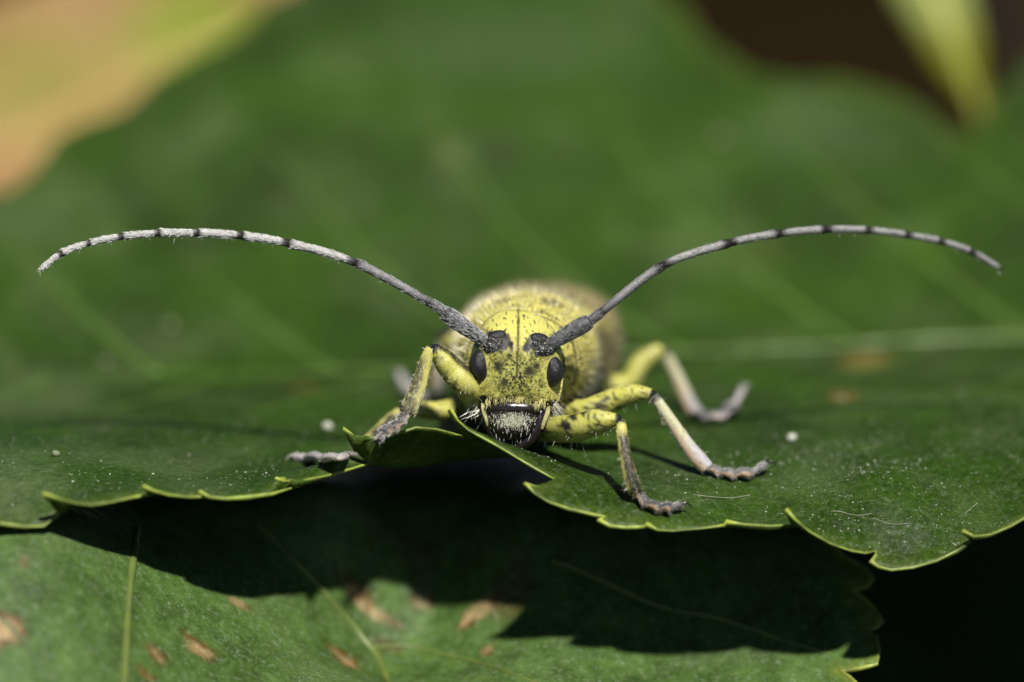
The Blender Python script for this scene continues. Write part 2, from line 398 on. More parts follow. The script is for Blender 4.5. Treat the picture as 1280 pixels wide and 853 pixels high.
pts = catmull([(2.66, 1.2, S1.base([(2.66, 1.2)])[0]-.01), (3.0, 1.24, .10), (3.3, 1.3, .02)], 10)
v, f, ta = tube(pts, np.linspace(.026, .034, len(pts)), 10); obj('petiole', v, f, M_vein, leaf1, np.tile((.10, .15, .03), (len(v), 1)))

# ---- the lower leaf, half in the shade of the upper one
low_right = [(1040,640,.42),(1030,662,.34),(1053,694,.25),(1082,709,.20),(1091,722,.16),(1084,731,.155),(1066,737,.15),(1082,748,.12),(1095,761,.09),(1103,775,.05),(1096,783,.045),(1087,786,.05),(1095,793,.02),
 (1099,811,-.03),(1096,829,-.075),(1076,834,-.075),(1051,838,-.07),(1062,846,-.10),(1074,858,-.14),(1080,880,-.20),(1060,900,-.25),(1040,905,-.25)]
lr3 = np.array([P(*q) for q in low_right])
lctrl = [P(*q) for q in ((0,668,-.315),(50,669,-.31),(120,693,-.25),(0,760,-.50),(0,853,-.66),(0,950,-.8),(200,725,-.14),(200,800,-.30),(200,853,-.44),(200,950,-.66),(440,742,.24),(540,748,.31),(430,853,-.14),(430,950,-.55),(640,750,.19),(640,853,-.12),(640,950,-.48),
  (850,826,.05),(850,853,-.04),(850,950,-.4),(640,660,.32),(430,650,.30),(850,680,.32),(200,660,.10),(640,600,.62),(300,600,.55),(900,610,.62))]
lctrl += list(lr3[::2])+[np.array(q) for q in ((-1.42, .15, -.155), (-1.4, .6, -.15), (-1.0, .3, -.165), (-1.0, .8, -.15), (-.6, .5, -.19), (-1.9, .0, -.30), (-1.9, -.9, -.5), (-.3, 1.6, -.24), (.8, 1.3, -.26), (-1.3, 1.2, -.2))]
S2 = Sheet(lctrl)
def zed2(p): return np.array([(x, y, S2.base([(x, y)])[0]) for x, y in p])
def scallop(pts, n, depth):
    """toothed run between given plan points"""
    q = catmull(pts, n); out = []
    for i in range(len(q)-1):
        a, b = q[i], q[i+1]; t = b-a; nrm = np.array((t[1], -t[0])); nrm /= np.linalg.norm(nrm)+1e-9
        for s_, h in ((0, 0), (.3, .55), (.62, .9), (.88, 1.0), (1.0, .75)): out.append(a+t*s_+nrm*depth*h)
    return out
lb = lr3[-1][:2]; lt = lr3[0][:2]
run1 = scallop([lb, (.55, -.75), (.1, -1.0), (-.6, -1.2), (-1.4, -1.2), (-2.1, -.9), (-2.5, -.35)], 3, -.05)
run2 = scallop([(-2.5, -.35), (-2.2, .5), (-1.5, 1.2), (-.6, 1.6), (.3, 1.45), (.75, 1.0), lt], 3, .05)
OUT2 = densify(np.vstack([lr3, zed2(run1[1:]), zed2(run2[1:-3])]), 0.02); S2.set_outline(OUT2, 0.08)
def paint_low(V, de):
    c = np.tile((0.072, 0.128, 0.030), (len(V), 1)); f = np.array([fbm(p, 3, 14) for p in V]); g = np.array([fbm(p, 14, 18) for p in V])
    c = c*(1+0.35*f+0.45*g)[:, None]
    k = sstep(0.05, 0.0, de)*0.7; c = c*(1-k[:, None])+np.array((0.19, 0.23, 0.03))*k[:, None]
    tan, red = np.array((0.50, 0.33, 0.18)), np.array((0.13, 0.045, 0.012))
    for px, py, rx, ry, ang, big in ((-8,785,34,26,0,1),(600,760,27,15,-.5,1),(455,750,36,11,.15,1),(528,748,14,14,0,0),(434,824,18,9,.7,0),(487,806,22,9,.1,2),(195,817,16,12,.4,0),(248,806,20,9,.6,0),(300,752,14,6,0,0),(520,690,44,20,1.0,2),(640,735,26,44,.4,2),(30,700,8,6,0,0),(185,845,16,10,.5,0),(610,812,8,7,0,0)):
        r = ell(V, px, py, rx, ry, S2, ang)+0.55*g
        if big == 2: k = sstep(1.2, 0.6, r)*0.75; cc = np.tile((0.10, 0.055, 0.02), (len(V), 1))
        else:
            r = r+.25*np.array([nz(p, 38, 3) for p in V]); k = sstep(1.25, 1.0, r) if big else sstep(1.2, .8, r)*.9
            m = sstep(.9, 0.5, r)[:, None] if big else .8*sstep(.9, .3, r)[:, None]
            cc = red*(1-m)+tan*m*(1+0.25*g[:, None])
        c = c*(1-k[:, None])+cc*k[:, None]
    return np.clip(c, 0.002, 1)
leaf2 = empty('spotted_leaf', P(165, 1000, -.9)); tag(leaf2, 'lower green leaf with tan dead spots lying in the shade below', 'leaf')
leaf_object('leaf_blade', S2, OUT2, 0.05, M_lower, paint_low, leaf2, 0.010, fine=(0.017, (-1.5, -.75), (1.1, .3)))
margin(OUT2, S2, leaf2, 0.006, (0.24, 0.28, 0.045))
VL = (0.105, 0.145, 0.030)
def vpx(sheet, L): return [sheet.hit(*q)[:2] for q in L]
vein(S2, vpx(S2, ((172,660),(166,700),(160,760),(155,853),(152,900)))+[np.array((-1.18, -1.0)), np.array((-1.27, -1.2))], .010, .017, VL, leaf2, 'side_vein', -.002)
vein(S2, vpx(S2, ((320,650),(360,690),(405,740),(450,790),(480,840),(500,900))), .008, .012, VL, leaf2, 'side_vein', -.002)
vein(S2, vpx(S2, ((466,806),(520,805),(580,822),(660,848),(740,872))), .007, .005, VL, leaf2, 'side_vein', -.002)
vein(S2, vpx(S2, ((690,700),(800,745),(900,770),(990,800),(1040,815))), .007, .004, VL, leaf2, 'side_vein', -.002)
vein(S2, vpx(S2, ((0,770),(30,800),(60,853))), .004, .004, (0.05, .09, .025), leaf2, 'side_vein', -.001)
w0 = np.array((-1.26, -1.17, S2.z([(-1.26, -1.17)])[0]-.004))
pts = catmull([(w0[0], w0[1], w0[2]-.01), (w0[0]-.14, w0[1]-.4, w0[2]-.08), (-1.6, -2.2, -1.0), (-1.7, -2.8, -1.6)], 10)
v, f, ta = tube(pts, np.linspace(.014, .035, len(pts)), 10); obj('petiole', v, f, M_vein, leaf2, np.tile((.12, .15, .03), (len(v), 1)))

# ---- generic small leaf (for the ones out of focus)
def simple_leaf(name, label, centre, length, width, axis, normal, colfn, mat, teeth=9, stem_to=None, bend=.15):
    e = empty(name, centre); tag(e, label, 'leaf')
    n = teeth; up = []; dn = []
    for i in range(n*4+1):
        t = i/(n*4); h = width*0.5*(math.sin(math.pi*t**0.8)**0.85 if 0 < t < 1 else 0); s_ = (i % 4)/4
        up.append(((t-.5)*length+.015*s_, h*(1+.07*s_))); dn.append(((t-.5)*length+.015*s_, -h*(1+.07*s_)))
    poly = np.array(dn+up[::-1][1:-1]); poly[:, 0] += np.linspace(0, 1e-4, len(poly))
    def zf(q): return -bend*(q[:, 0]/length*2)**2*length*.5+0.18*np.abs(q[:, 1])+.02*np.sin(q[:, 0]*9+q[:, 1]*7)
    gx, gy = np.meshgrid(np.arange(-length/2, length/2, .07), np.arange(-width/2, width/2, .07)); g = np.stack([gx.ravel(), gy.ravel()], 1)
    g = g[inside(poly, g)]; g = g[np.linalg.norm(g[:, None]-poly[None], axis=2).min(1) > .02]
    vo, eo, fo, *_ = delaunay_2d_cdt([Vector(p) for p in np.vstack([poly, g])], [], [list(range(len(poly)))], 1, 1e-7)
    v = np.array([(p.x, p.y) for p in vo]); V = np.hstack([v, zf(v)[:, None]])
    ax_ = np.array(axis, float); ax_ /= np.linalg.norm(ax_); nn = np.array(normal, float); nn -= ax_*(nn@ax_); nn /= np.linalg.norm(nn)
    R = np.stack([ax_, np.cross(nn, ax_), nn], 1)
    W = V@R.T+np.asarray(centre); c = colfn(v, W)
    o = obj('leaf_blade', W, [tuple(f_) for f_ in fo], mat, e, np.clip(c, .002, 1))
    s_ = o.modifiers.new('thickness', 'SOLIDIFY'); s_.thickness = .012
    mp = np.stack([np.linspace(-length/2, length/2, 24), np.zeros(24)], 1); mz = zf(mp)
    q = np.hstack([mp, mz[:, None]])@R.T+np.asarray(centre)
    tv, tf, _ = tube(q, np.linspace(.03, .01, 24), 8); obj('midrib', tv, tf, M_vein, e, np.tile(c.mean(0)*1.25, (len(tv), 1)))
    if stem_to is not None:
        a = q[0]; b = np.asarray(stem_to, float); pp = catmull([a, a*.6+b*.4+np.array((0, 0, -.08)), b], 10)
        tv, tf, _ = tube(pp, np.linspace(.028, .035, len(pp)), 8); obj('petiole', tv, tf, M_vein, e, np.tile((.11, .13, .03), (len(tv), 1)))
    return e
def col_tan(v, W):
    f = np.array([fbm(p, .9, 31) for p in W]); px = np.array([to_px(p) for p in W])
    c = np.tile((0.54, 0.29, 0.14), (len(v), 1))*(1+.35*f[:, None])
    k = sstep(130, 50, np.hypot(px[:, 0]-250, (px[:, 1]-55)*1.0))[:, None]; c = c*(1-k)+np.array((0.33, 0.36, 0.04))*k
    k = sstep(110, 30, np.hypot((px[:, 0]-50)*.6, px[:, 1]-105))[:, None]*.8; return c*(1-k)+np.array((0.60, 0.48, 0.14))*k
simple_leaf('withered_leaf', 'tan and yellow withering leaf blurred behind the big green leaf', P(128, 128, 4.6), 2.7, .98, (.86, .1, .42), (-.15, -.75, .62), col_tan, M_dull, stem_to=(-2.9, 4.6, -1.4))
def col_yel(v, W):
    px = np.array([to_px(p) for p in W]); k = sstep(20, 60, px[:, 1])[:, None]
    return (np.array((0.36, 0.38, 0.11))*(1-k)+np.array((0.27, 0.25, 0.012))*k)*(1+.3*np.array([fbm(p, 2, 5) for p in W]))[:, None]
simple_leaf('yellowing_leaflet', 'narrow yellow green leaflet blurred against the dark soil', P(1160, -22, 3.0), .95, .23, (.26, -.25, -.62), (-.1, -.7, .6), col_yel, M_dull, teeth=5, stem_to=(1.5, 4.2, 1.2))
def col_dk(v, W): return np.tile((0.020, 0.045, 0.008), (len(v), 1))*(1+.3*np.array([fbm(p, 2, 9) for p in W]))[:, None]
simple_leaf('added_dark_leaf', 'added dark green leaf that blacks out the gap under the big leaf', (1.85, 2.1, -1.35), 3.0, 1.9, (-.98, 0, .12), (0, -.8, .55), col_dk, M_dull, stem_to=(3.5, 1.5, -1.2))  # added leaf, hides the lit soil so the gap below right stays near black

# ------------------------------------------------------------------ ground and the twig
g = 40; xs = np.linspace(-220, 220, g); X, Y = np.meshgrid(xs, xs+120)
Z = np.array([[-9+.8*nz((x, y, 0), .05, 2) for x in xs] for y in xs+120])
o = obj('soil', np.stack([X.ravel(), Y.ravel(), Z.ravel()], 1), grid_faces(g, g, False), M_soil); tag(o, kind='structure')
def twig(pts, r0, r1, label):
    q = catmull(pts, 12); v, f, _ = tube(q, np.linspace(r0, r1, len(q))*np.array([1+.15*nz(p, 2, 3) for p in q]), 14)
    tag(obj('twig', v, f, M_twig), label, 'twig', 'twigs that carry the leaves')
twig([(4.6,2.2,-9.4),(4.1,1.9,-5),(3.52,1.5,-1.2),(3.32,1.3,.02),(3.3,1.1,.7)], .12, .05, 'brown twig carrying the big toothed leaf by its stalk')
twig([(-2.6,-4.6,-9.4),(-2.2,-3.8,-5),(-1.72,-2.82,-1.62),(-1.6,-2.6,-1.35)], .10, .04, 'brown twig carrying the spotted lower leaf by its stalk')
twig([(-3.6,6.0,-9.4),(-3.2,5.2,-5),(-2.9,4.6,-1.38),(-2.85,4.5,-1.1)], .10, .04, 'brown twig behind carrying the withered tan leaf')
twig([(2.6,6.2,-9.4),(2.2,5.4,-4),(1.5,4.2,1.2),(1.42,4.05,1.6)], .10, .035, 'brown twig behind carrying the yellow leaflet')

print('leaf verts', len(LV1))
#BEETLE#
# ------------------------------------------------------------------ the beetle
YEL = np.array((0.56, 0.52, 0.125)); PALE = np.array((0.60, 0.56, 0.26)); BLK = np.array((0.014, 0.012, 0.012)); GRY = np.array((0.30, 0.28, 0.26))
beetle = empty('longhorn_beetle', (0.0, 0.0, 0.0))
tag(beetle, 'yellow longhorn beetle with long ringed antennae facing the viewer on the leaf', 'beetle')
HC = np.array((646.0, 461.0)); ROLL = math.radians(3.4)
def face(u, w, y):                      # head-local pixels (right, up) at depth y -> world
    cu, su = math.cos(ROLL), math.sin(ROLL)
    x = HC[0]+u*cu-w*su*1.0*0+w*0.035; zz = HC[1]-(w*cu-u*su)
    return np.array(((x-640)/PPU, y, (575-zz)/PPU/cP))

def tri_arrays(V, F):
    T = []
    for f in F:
        for k in range(1, len(f)-1): T.append((f[0], f[k], f[k+1]))
    return np.array(T)
def scatter(V, F, n, mask=None):
    T = tri_arrays(V, F); a, b, c = V[T[:, 0]], V[T[:, 1]], V[T[:, 2]]
    nr = np.cross(b-a, c-a); ar = np.linalg.norm(nr, axis=1)/2; nr = nr/(2*ar[:, None]+1e-15)
    w = ar if mask is None else ar*mask[T].mean(1)
    k = rng.choice(len(T), n, p=w/w.sum()); r1, r2 = np.sqrt(rng.random(n)), rng.random(n)
    p = a[k]*(1-r1)[:, None]+b[k]*(r1*(1-r2))[:, None]+c[k]*(r1*r2)[:, None]
    return p, nr[k], T[k]
def make_hair(p, d, length, rad, col, bend=None):
    """three-sided tapered curved hairs, all in one mesh"""
    n = len(p); length = np.broadcast_to(length, (n,)); rad = np.broadcast_to(rad, (n,))
    d = d/(np.linalg.norm(d, axis=1)[:, None]+1e-12)
    a = np.cross(d, np.array((0.3, 0.5, 0.81))); a /= np.linalg.norm(a, axis=1)[:, None]+1e-12; b = np.cross(d, a)
    bd = rng.normal(0, .18, (n, 3)) if bend is None else bend
    V = np.empty((n, 7, 3))
    p = p-d*0.003
    for k in range(3):
        t = 2*math.pi*k/3; o_ = (a*math.cos(t)+b*math.sin(t))
        V[:, k] = p+o_*rad[:, None]
        V[:, 3+k] = p+d*(length*.55)[:, None]+bd*(length*.25)[:, None]+o_*(rad*.75)[:, None]
    V[:, 6] = p+d*length[:, None]+bd*(length*.8)[:, None]
    base = (np.arange(n)*7)[:, None]
    fq = np.array(((0,1,4,3),(1,2,5,4),(2,0,3,5))); ft = np.array(((3,4,6),(4,5,6),(5,3,6)))
    F = [tuple(r) for r in (base[:, None]+fq[None]).reshape(-1, 4)]+[tuple(r) for r in (base[:, None]+ft[None]).reshape(-1, 3)]
    return V.reshape(-1, 3), F, np.repeat(col, 7, axis=0)
def hair_obj(parts, parent, name='hair'):
    V, F, C = join(parts); o = obj(name, V, F, M_hair, parent, C, smooth=False); o['kind'] = 'stuff'; return o
def jit(c, n, s=.2): return np.clip(np.tile(c, (n, 1))*(1+rng.normal(0, s, (n, 1))), 0.003, 1)

# ---- head
half = [(0,61),(14,60),(27,55),(39,46),(49,34),(55,18),(57,0),(57,-18),(55,-36),(50,-50),(40,-56),(28,-53),(14,-47),(0,-45)]
outl = half+[(-u, w) for u, w in half[-2:0:-1]]
ring = catmull(outl, 9, closed=True); NH = len(ring); cen = np.array((0.0, 4.0))
prof = [(0.02,-.034),(.15,-.034),(.3,-.033),(.42,-.031),(.54,-.028),(.64,-.024),(.73,-.018),(.81,-.010),(.88,.000),(.93,.012),(.97,.026),(1.0,.045),(1.01,.07),(1.005,.10),(.985,.13),(.95,.16),(.88,.19)]
dp = catmull(np.array(prof), 7)
V = []; UW = []
for s_, y in dp:
    for q in ring:
        u, w = cen+(q-cen)*s_
        yy = y
        yy += .075*max(0, (w-24)/37)**1.6*(1 if y < .05 else max(0, 1-(y-.05)/.06))     # the crown rolls back
        yy += .02*max(0, (-w-28)/28)**2*(1 if y < .05 else 0)
        for sx in (-1, 1):                                                         # antennal tubercles
            yy -= .019*math.exp(-(((u-sx*36)/13)**2+((w-32)/10)**2))*(y < .06)
            yy += .010*math.exp(-(((u-sx*16)/9)**2+((w-34)/10)**2))*(y < .06)
        yy += .007*math.exp(-(u/3.0)**2)*sstep(-10, 25, w)*(y < .06)                # median groove
        yy += .003*nz((u, w, y*100), .12, 3)*(y < .06)
        V.append(face(u, w, yy)); UW.append((u, w, y))
V = np.array(V); UW = np.array(UW); F = [tuple(range(NH))]+[tuple(reversed(q)) for q in grid_faces(len(dp), NH)]
def paint_head(UW):
    c = np.empty((len(UW), 3)); hd = np.empty(len(UW))
    for i, (u, w, y) in enumerate(UW):
        s1 = nz((u, w, y*80), .36, 1); s2 = nz((u, w, y*80), .17, 5); s3 = nz((u, w, y*60), .07, 9)
        fr = math.exp(-((u/33)**4+((w+4)/26)**4))                    # darker olive centre of the face
        k = fr*sstep(-.22, .16, s1+.45*s2+.25*s3-.02)*.97
        k = max(k, .85*sstep(.34, .5, s1+.4*s2))
        for a, b, r in ((-24,5,9),(16,1,9),(-16,-16,6),(24,8,6),(-10,20,5)):
            k = max(k, .95*sstep(1.2, .3, math.hypot(u-a, w-b)/r+.5*s1))
        for sx in (-1, 1):
            k = max(k, sstep(1.25, .75, math.hypot((u-sx*31)/25, (w-31)/11)+.5*s2))      # black tubercles
            k = max(k, sstep(1.2, .8, math.hypot((u-sx*40)/15, (w+43)/7)+.5*s2))          # mandible sockets
            k = max(k, .9*sstep(1.2, .8, math.hypot((u-sx*20)/12, (w-36)/7)+.6*s2))
        k = max(k, sstep(2.2, .8, abs(u)+1.0*s1)*(w > -8)*.85)
        k = max(k, .8*sstep(3, 1, abs(w+39+1.5*math.cos(u*.06)))*(abs(u) < 40)*sstep(-.1, .2, s2+s1))
        if y > .1: k = max(k, .5)
        base = YEL*(1-.25*fr)+np.array((.04, .07, .02))*fr
        c[i] = base*(1-k)+BLK*k; hd[i] = 1-k
    return c, hd
hc, hd = paint_head(UW)
head = obj('head', V, F, M_cut, beetle, hc)
uu, ww = UW[:, 0], UW[:, 1]
eyed = np.minimum(np.hypot((uu-47.5)/15, ww/24), np.hypot((uu+47.5)/15, ww/24)); hd = hd*(eyed > 1.0)*np.where(ww > 40, .35, 1)*(np.hypot((abs(uu)-27)/16, (ww-37)/10) > 1)
p, nr, tri = scatter(V, F, 6000, hd**3+.002); out = nr
dn = np.array((0, -.25, -1.0)); h1 = make_hair(p, out*.45+dn*.55+rng.normal(0, .35, p.shape), rng.uniform(.005, .011, len(p)), .00055, jit(np.array((.70, .65, .20)), len(p), .22))
m = np.zeros(len(V)); uu, ww = UW[:, 0], UW[:, 1]; m[(abs(uu) > 46) | (ww < -38) | (ww > 52)] = 1
p, nr, tri = scatter(V, F, 420, m+.02); h2 = make_hair(p, nr+rng.normal(0, .3, p.shape)+np.array((0, -.1, -.2)), rng.uniform(.02, .045, len(p)), .0008, jit(np.array((.72, .68, .5)), len(p), .15))
m = np.exp(-(((abs(uu)-32)/14)**2+((ww-29)/8)**2))*(UW[:, 2] < .06)
p, nr, tri = scatter(V, F, 230, m); nr[:, :] *= np.sign(-nr[:, 1:2]+1e-9)
h3 = make_hair(p, nr*.5+rng.normal(0, .6, p.shape)+np.array((0, -.2, .2)), rng.uniform(.005, .012, len(p)), .0008, jit(np.array((.50, .50, .44)), len(p), .3))
hair_obj([h1, h2, h3], head)
for sx, du in ((-1, 0), (1, 0)):
    c = face(sx*46.8, 1 if sx < 0 else -1, .000)
    v, f = ellipsoid((0, 0, 0), (.0268, .034, .0430), 40, 26)
    v[:, 0] += -.10*sx*0+0.006*sx*(v[:, 2]/.04)**2*-1      # slightly kidney-shaped
    a = -ROLL*.9+sx*.10; R = np.array(((math.cos(a), 0, math.sin(a)), (0, 1, 0), (-math.sin(a), 0, math.cos(a))))
    obj('eye', v@R.T+c, f, M_eye, head)
    c = face(sx*27, 36, .016); v, f = ellipsoid(c, (.032, .022, .018), 24, 14, rot=np.array(((.96, 0, sx*.25), (0, 1, 0), (-sx*.25, 0, .96))))
    obj('upper_eye_lobe', v, f, M_eye, head)

# ---- mouthparts
def bulge(c, rx, ry, rz_, e=2.6, n=36, m=20):
    V = []
    for i in range(m+1):
        ph = math.pi*i/m
        for j in range(n):
            a = 2*math.pi*j/n
            ca, sa, cp_, sp_ = math.cos(a), math.sin(a), math.cos(ph), math.sin(ph)
            g_ = lambda t: math.copysign(abs(t)**(2/e), t)
            V.append((rx*g_(sp_)*g_(ca), ry*g_(sp_)*g_(sa), rz_*g_(cp_)))
    return np.array(V)+np.asarray(c), grid_faces(m+1, n)
v, f = bulge(face(-2, -49, .004), .073, .036, .026, 2.3); v += np.array([(0, .003*nz(p, 60, 1), .003*nz(p, 60, 7)) for p in v]); obj('clypeus', v, f, M_gloss, head)
nf = 240; pu = rng.uniform(-38, 38, nf); pf = np.array([face(u, -37+rng.normal(0, 2.6)+2.5*math.sin(u*.21)-3*(abs(u)/38)**2, -.020) for u in pu])
hair_obj([make_hair(pf, np.stack([rng.normal(0, .25, nf), np.full(nf, -.55), np.full(nf, -1.0)], 1), rng.uniform(.006, .024, nf), .0007, jit(np.array((.68, .63, .26)), nf, .35))], head, 'fringe')
lc = face(-3, -69, -.004)
v, f = bulge(lc, .064, .032, .056, 2.7, 44, 26); t = np.clip((lc[2]-v[:, 2])/.056, 0, 1); v[:, 0] = lc[0]+(v[:, 0]-lc[0])*(1-.42*t**1.5); v[:, 1] += .03*t**2
v += np.array([(0, .0035*nz(p, 55, 2), 0) for p in v])
lab = obj('labrum', v, f, M_gloss, head)
m = np.exp(-(((v[:, 0]-lc[0])/.036)**2+((v[:, 2]-lc[2]-.016)/.015)**2))*(v[:, 1] < lc[1])
p, nr, _ = scatter(v, f, 1300, m**1.5+1e-6); ha = make_hair(p, nr*.25+np.array((0, -.05, -1))+rng.normal(0, .3, p.shape), rng.uniform(.004, .009, len(p)), .0007, jit(np.array((.66, .67, .50)), len(p), .25))
m = ((v[:, 2] < lc[2]) & (v[:, 1] < lc[1]+.03)).astype(float)
p, nr, _ = scatter(v, f, 60, m+1e-5); hb = make_hair(p, nr*.4+np.array((0, -.35, -1)), rng.uniform(.010, .024, len(p)), .0008, jit(np.array((.62, .60, .52)), len(p), .15))
hair_obj([ha, hb], lab, 'bristle')
for sx in (-1, 1):
    q = catmull([face(sx*33, -44, .03), face(sx*32, -62, .008), face(sx*24-1, -82, .0), face(sx*10-3, -97, .0), face(sx*3-4, -101, .004)], 8)
    v, f, _ = tube(q, np.interp(np.linspace(0, 1, len(q)), (0, .3, .7, 1), (.018, .021, .017, .006)), 14, .8); obj('mandible', v, f, M_gloss, head)
    q = catmull([face(sx*41, -45, .008), face(sx*40, -54, -.004), face(sx*36, -65, -.012), face(sx*34, -73, -.012)], 6)
    v, f, _ = tube(q, np.interp(np.linspace(0, 1, len(q)), (0, .4, 1), (.006, .0065, .004)), 10, .6)
    obj('palp', v, f, M_cut, head, np.tile((.34, .31, .13), (len(v), 1))*(1+.5*np.array([nz(p, 80, 2) for p in v]))[:, None])
v, f = bulge(face(-2, -70, .075), .085, .07, .06, 2.2); obj('mouth_floor', v, f, M_gloss, head)
# long pale bristles under the cheeks
pp = []; dd = []
for sx in (-1, 1):
    for k in range(38):
        pp.append(face(sx*rng.uniform(34, 54), rng.uniform(-62, -40), .02)); dd.append((sx*rng.uniform(.2, 1.0), rng.uniform(-.6, .1), -rng.uniform(.2, 1.0)))
hair_obj([make_hair(np.array(pp), np.array(dd), rng.uniform(.025, .055, len(pp)), .0010, jit(np.array((.75, .73, .62)), len(pp), .12))], head)

# ---- thorax and wing cases
AX = lambda y: .013+.082*y
def loft(sec, n=72, k=5, a0=0.0, a1=2*math.pi, closed=True):
    s_ = catmull(np.array(sec), k); V = []; A = []
    for y, dx, cz, rx, rz_ in s_:
        for j in range(n):
            a = a0+(a1-a0)*j/(n if closed else n-1)
            e = lambda t: math.copysign(abs(t)**.9, t)
            V.append((AX(y)+dx+rx*e(math.sin(a)), y, cz+rz_*e(math.cos(a)))); A.append((y, a))
    return np.array(V), grid_faces(len(s_), n, closed), np.array(A), len(s_)
sec = [(.125,0,.225,.118,.110),(.14,0,.222,.138,.136),(.155,0,.220,.150,.143),(.175,0,.220,.152,.1425),(.19,0,.219,.160,.147),(.23,0,.217,.172,.155),(.30,0,.215,.182,.162),(.36,0,.207,.180,.160),(.42,0,.200,.174,.154),(.46,0,.196,.168,.148),(.475,0,.195,.170,.149),(.50,0,.193,.163,.143)]
V, F, A, mrow = loft(sec, 90, 5)
V += np.array([(.004*nz(p, 14, 2), .0, .005*nz(p, 14, 6)) for p in V])
cc = np.empty((len(V), 3)); hm = np.ones(len(V))
for i, (p, (y, a)) in enumerate(zip(V, A)):
    a = (a+math.pi) % (2*math.pi)-math.pi
    k = .85*sstep(.30, .45, nz(p, 60, 4)+.4*nz(p, 20, 7))
    for ay, aa, r in ((.27,-.34,.034),(.27,.36,.034),(.38,-.55,.04),(.40,.6,.04),(.22,.95,.03),(.22,-.95,.03)):
        k = max(k, .9*sstep(1.2, .6, math.hypot((y-ay)/r, (a-aa)*.16/r*1.0)+.5*nz(p, 40, 3)))
    for gy in (.148, .178, .468): k = max(k, .8*sstep(.006, .002, abs(y-gy+.002*nz(p, 30, 2))))
    side = sstep(1.25, 1.8, abs(a))
    k = max(k, .8*side*sstep(-.15, .25, nz(p, 22, 12)+.1)); k = max(k, sstep(1.9, 2.3, abs(a))*.9)
    cc[i] = YEL*(1-k)+np.array((.035, .028, .022))*k; hm[i] = 1-.75*k
pron = obj('pronotum', V, F, M_cut, beetle, cc)
def axial_out(p, n_): return n_
def fuzz(V, F, A, hm, n1, n2, parent, long_col, lr=(.022, .045), yel=(.62, .55, .16)):
    c = np.stack([AX(V[:, 1]), V[:, 1], np.full(len(V), .2)], 1)
    p, nr, tri = scatter(V, F, n1, hm); rad = p-np.stack([AX(p[:, 1]), p[:, 1], np.full(len(p), .2)], 1); sg = np.sign((nr*rad).sum(1))[:, None]; nr = nr*sg
    a_ = make_hair(p, nr*.35+np.array((0, .9, -.1))+rng.normal(0, .3, p.shape), rng.uniform(.010, .020, len(p)), .0008, jit(np.array(yel), len(p), .25))
    p, nr, tri = scatter(V, F, n2); rad = p-np.stack([AX(p[:, 1]), p[:, 1], np.full(len(p), .2)], 1); nr = nr*np.sign((nr*rad).sum(1))[:, None]
    b_ = make_hair(p, nr+rng.normal(0, .28, p.shape)+np.array((0, -.1, .05)), rng.uniform(lr[0], lr[1], len(p)), .0009, jit(np.array(long_col), len(p), .45))
    return hair_obj([a_, b_], parent)
fuzz(V, F, A, hm, 11000, 2600, pron, (.56, .51, .33), (.014, .036))
# underside of thorax and abdomen
sec = [(.14,0,.17,.10,.09),(.25,0,.155,.15,.10),(.45,0,.15,.175,.105),(.7,0,.14,.205,.105),(.95,0,.12,.18,.09),(1.15,0,.10,.13,.07),(1.32,0,.085,.06,.04)]
V, F, A, _ = loft(sec, 48, 6); hm = np.ones(len(V)); body = obj('abdomen', V, [tuple(range(48))]+F, M_cut, beetle, np.array([(.10, .09, .055) if nz(p, 30, 1) > 0 else (.20, .17, .07) for p in V]))
fuzz(V, F, A, hm, 2500, 2600, body, (.50, .47, .40), (.02, .05), (.45, .42, .26))
for sx in (-1, 1):
    sec = [(.455,0,.200,.150,.120),(.475,0,.199,.190,.145),(.50,0,.197,.216,.157),(.54,0,.195,.232,.163),(.60,0,.190,.238,.163),(.72,0,.178,.238,.152),(.90,0,.155,.228,.135),(1.08,0,.130,.195,.112),(1.22,0,.110,.150,.090),(1.32,0,.096,.095,.062),(1.38,0,.088,.035,.03)]
    sec = [(a_, b_, c_-.036*sstep(.46, .56, a_), d_*.87, e_) for a_, b_, c_, d_, e_ in sec]
    V, F, A, _ = loft(sec, 50, 5, .012*sx, 1.95*sx, False)
    V += np.array([(0, 0, .004*nz(p, 12, 3)) for p in V])
    cc = np.empty((len(V), 3)); hm = np.ones(len(V))
    for i, (p, (y, a)) in enumerate(zip(V, A)):
        a = abs(a); k = .8*sstep(.28, .45, nz(p, 55, 4))
        for ay, aa, r in ((.62,.25,.05),(.85,.25,.05),(1.1,.25,.05),(1.35,.25,.05),(.60,.75,.045),(.80,.8,.04),(1.0,.75,.045)):
            k = max(k, .95*sstep(1.2, .7, math.hypot((y-ay)/r, (a-aa)*.2/r)+.4*nz(p, 30, 8)))
        k = max(k, .9*sstep(-.12, .12, nz(p, 15, 3)+.25*nz(p, 40, 6)+.10)*sstep(1.2, .9, a))            # dark base of the wing cases
        k = max(k, .85*sstep(1.0, 1.35, a+.35*nz(p, 14, 5)))                                # dusky flanks
        k = max(k, .9*sstep(.05, .02, a))
        cc[i] = YEL*(1-k)+np.array((.05, .038, .028))*k; hm[i] = 1-.8*k
    el = obj('wing_case', V, F, M_cut, beetle, cc); s_ = el.modifiers.new('thickness', 'SOLIDIFY'); s_.thickness = .008; s_.offset = 0
    fuzz(V, F, A, hm, 4200, 2400, el, (.30, .25, .13), (.018, .042))

